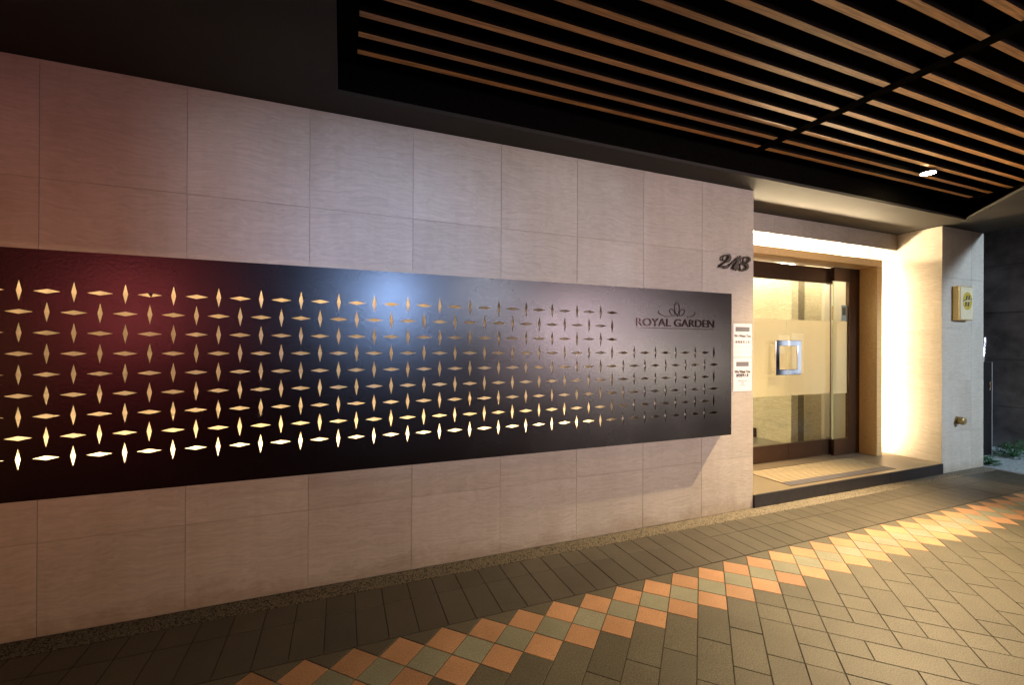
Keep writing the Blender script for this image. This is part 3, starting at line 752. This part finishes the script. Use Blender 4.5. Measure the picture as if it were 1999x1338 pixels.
# ------------------------------------------------------------------ gold plaque, outlet, alley
pq = empty('gold_plaque', (7.05, 0, 2.05), label='gold box plaque with a slashed H emblem on the pillar', cat='sign')
MB().box(6.905, 7.215, -.062, -.001, 1.845, 2.258).build('box', M['gold'], pq, bevel=.003)
MB().box(6.935, 7.205, -.0650, -.0625, 1.855, 2.248).build('face', M['gold_face'], pq)
ex, ez = 7.083, 2.080
d = MB().prism_y([(ex+.100*math.cos(t*math.pi/20), ez+.108*math.sin(t*math.pi/20)) for t in range(40)], -.0675, -.0655).build('disc', M['gold_disc'], pq)
lg = MB()
for dx in (-.032, .022):
    lg.prism_y([(ex+dx-.026, ez-.066), (ex+dx+.002, ez-.066), (ex+dx+.014, ez-.010), (ex+dx-.014, ez-.010)], -.0695, -.0677)
    lg.prism_y([(ex+dx-.010, ez+.014), (ex+dx+.018, ez+.014), (ex+dx+.030, ez+.066), (ex+dx+.002, ez+.066)], -.0695, -.0677)
ribbon([(ex-.100, ez-.004, .008), (ex-.060, ez+.006, .014), (ex-.040, ez+.004, .006)], -.0694, -.0676, lg)
ribbon([(ex+.045, ez+.004, .006), (ex+.072, ez+.014, .018), (ex+.100, ez+.030, .006)], -.0694, -.0676, lg)
lg.build('emblem', M['ink'], pq)
ribbon([(ex-.110, ez-.014, .004), (ex-.03, ez-.001, .006), (ex+.03, ez+.003, .006), (ex+.105, ez+.018, .004)], -.0700, -.0696, MB()).build('emblem_bar', M['paper'], pq)

vo = empty('wall_outlet', (7.01, 0, .62), label='round brass hose outlet low on the stone pillar', cat='outlet')
MB().tube([(7.01, 0, .62), (7.01, -.012, .62), (7.01, -.014, .62)], [.050, .050, .036], 20).build('flange', M['brass'], vo)
MB().tube([(7.01, -.014, .62), (7.01, -.030, .62), (7.01, -.032, .62), (7.01, -.070, .62), (7.01, -.078, .62)], [.032, .032, .046, .046, .036], 12).build('cap', M['brass'], vo)

aw = empty('alley_wall', (9.4, 1, 0), label='tall stained dark concrete wall on the far side of the alley', cat='wall')
for k in range(8):
    z0 = -.1+k*.72
    MB().box(9.40+random.uniform(-.004, .004), 9.7, -2.0, 7.0, z0, z0+.714).build('concrete_lift', M['concrete'], aw)
cb = empty('alley_cabinet', (8.15, .35, 0), label='black steel cabinet in the alley beside the pillar', cat='cabinet')
MB().box(7.80, 8.515, .27, .50, .01, 1.31).build('body', M['cabinet'], cb, bevel=.004)
MB().box(8.516, 8.535, .262, .30, .0, 1.315).build('edge_trim', M['pale_edge'], cb)
MB().box(7.85, 8.47, .262, .2695, .08, 1.22).build('door', M['cabinet'], cb)
MB().tube([(8.42, .25, .92), (8.44, .248, .98), (8.43, .25, 1.04)], .008, 8).build('latch', M['steel'], cb)
fd = empty('foil_duct', (8.46, .38, 1.31), label='crinkled silver foil duct standing on the black cabinet', cat='duct')
MB().tube([(8.40+.0, .33, 1.311), (8.405, .33, 1.40), (8.425, .33, 1.50), (8.44, .33, 1.60), (8.44, .33, 1.66)], [.040, .046, .042, .047, .043], 14).build('tube', M['foil'], fd)
def weed(loc, n, size, label):
    t = empty('alley_weed', loc, label=label, cat='plant', group='leafy weeds at the foot of the alley wall')
    mb = MB(); st_ = MB(); rnd = random.Random(n)
    for i in range(n):
        a = rnd.uniform(0, 6.28); R = rnd.uniform(.2, 1)*size; h = rnd.uniform(.15, 1.0)*size*(1.2-R/size*.8)
        p0 = Vector(loc)+Vector((rnd.uniform(-.01, .01), rnd.uniform(-.01, .01), 0)); tip = Vector(loc)+Vector((math.cos(a)*R, math.sin(a)*R*.7, h))
        if i % 4 == 0: st_.tube([p0, (p0+tip)/2+Vector((0, 0, h*.2)), tip], .0025, 4)
        d = Vector((math.cos(a+rnd.uniform(-.8, .8)), math.sin(a+rnd.uniform(-.8, .8)), rnd.uniform(-.5, .4))).normalized(); s = d.cross(Vector((0, 0, 1))).normalized()
        L = rnd.uniform(.035, .075); w = L*.24; m1 = tip+d*L*.45
        mb.poly([tip, m1-s*w+Vector((0, 0, .004)), tip+d*L, m1]); mb.poly([tip, m1, tip+d*L, m1+s*w+Vector((0, 0, .004))])
    mb.build('foliage', M['leaf'], t); st_.build('stems', M['leaf'], t)
weed((8.66, .10, 0), 260, .24, 'larger green weed growing in front of the dark alley wall')
weed((7.80, .02, 0), 90, .11, 'small green weed at the foot of the pillar in the alley')

# ------------------------------------------------------------------ other side of the lane (seen only in reflections)
fb = empty('shop_building', (1, -12, 0), label='dim rendered shop building across the lane behind the viewer', cat='building')
MB().box(-16, 46, -13, -12, -.12, 7).build('facade', M['facade'], fb)
for i, (x0, x1, z0, z1, col, s) in enumerate(((-8.3, -7.0, .5, 2.0, (1, .33, .08), 1.6), (-6.6, -4.4, .2, 3.7, (1, .04, .10), 1.3), (-3.9, -2.2, 2.2, 3.3, (.4, .45, .9), .5),
        (.8, 2.1, 2.5, 3.4, (.35, .55, 1), 4.0), (2.6, 3.9, 2.9, 3.7, (.8, .75, .9), 1.6), (4.4, 5.2, 3.1, 3.7, (.5, .6, 1), 1.5), (7.5, 8.8, 1.7, 2.9, (1, .60, .40), 1.6), (10, 12, .4, 2.6, (.9, .85, .8), .8),
        (5.5, 7.3, .5, 3.9, (1, .72, .72), .5), (12.5, 15.5, .3, 3.6, (1, .72, .62), .5),  # broad dim glowing boxes added to warm the panel's right end
        (21.9, 22.6, 1.2, 2.2, (.74, .84, 1), 1.2), (22.9, 24.6, .1, 2.3, (.74, .84, 1), 1.1), (22.0, 22.6, .0, .35, (.74, .84, 1), 1.0))):  # glowing boxes added for the steel handle to reflect
    MB().box(x0, x1, -11.995, -11.90, z0, z1).build('reflected_glow', emis('reflected_glow_%s' % 'abcdefghijklmnop'[i], col, s), fb)
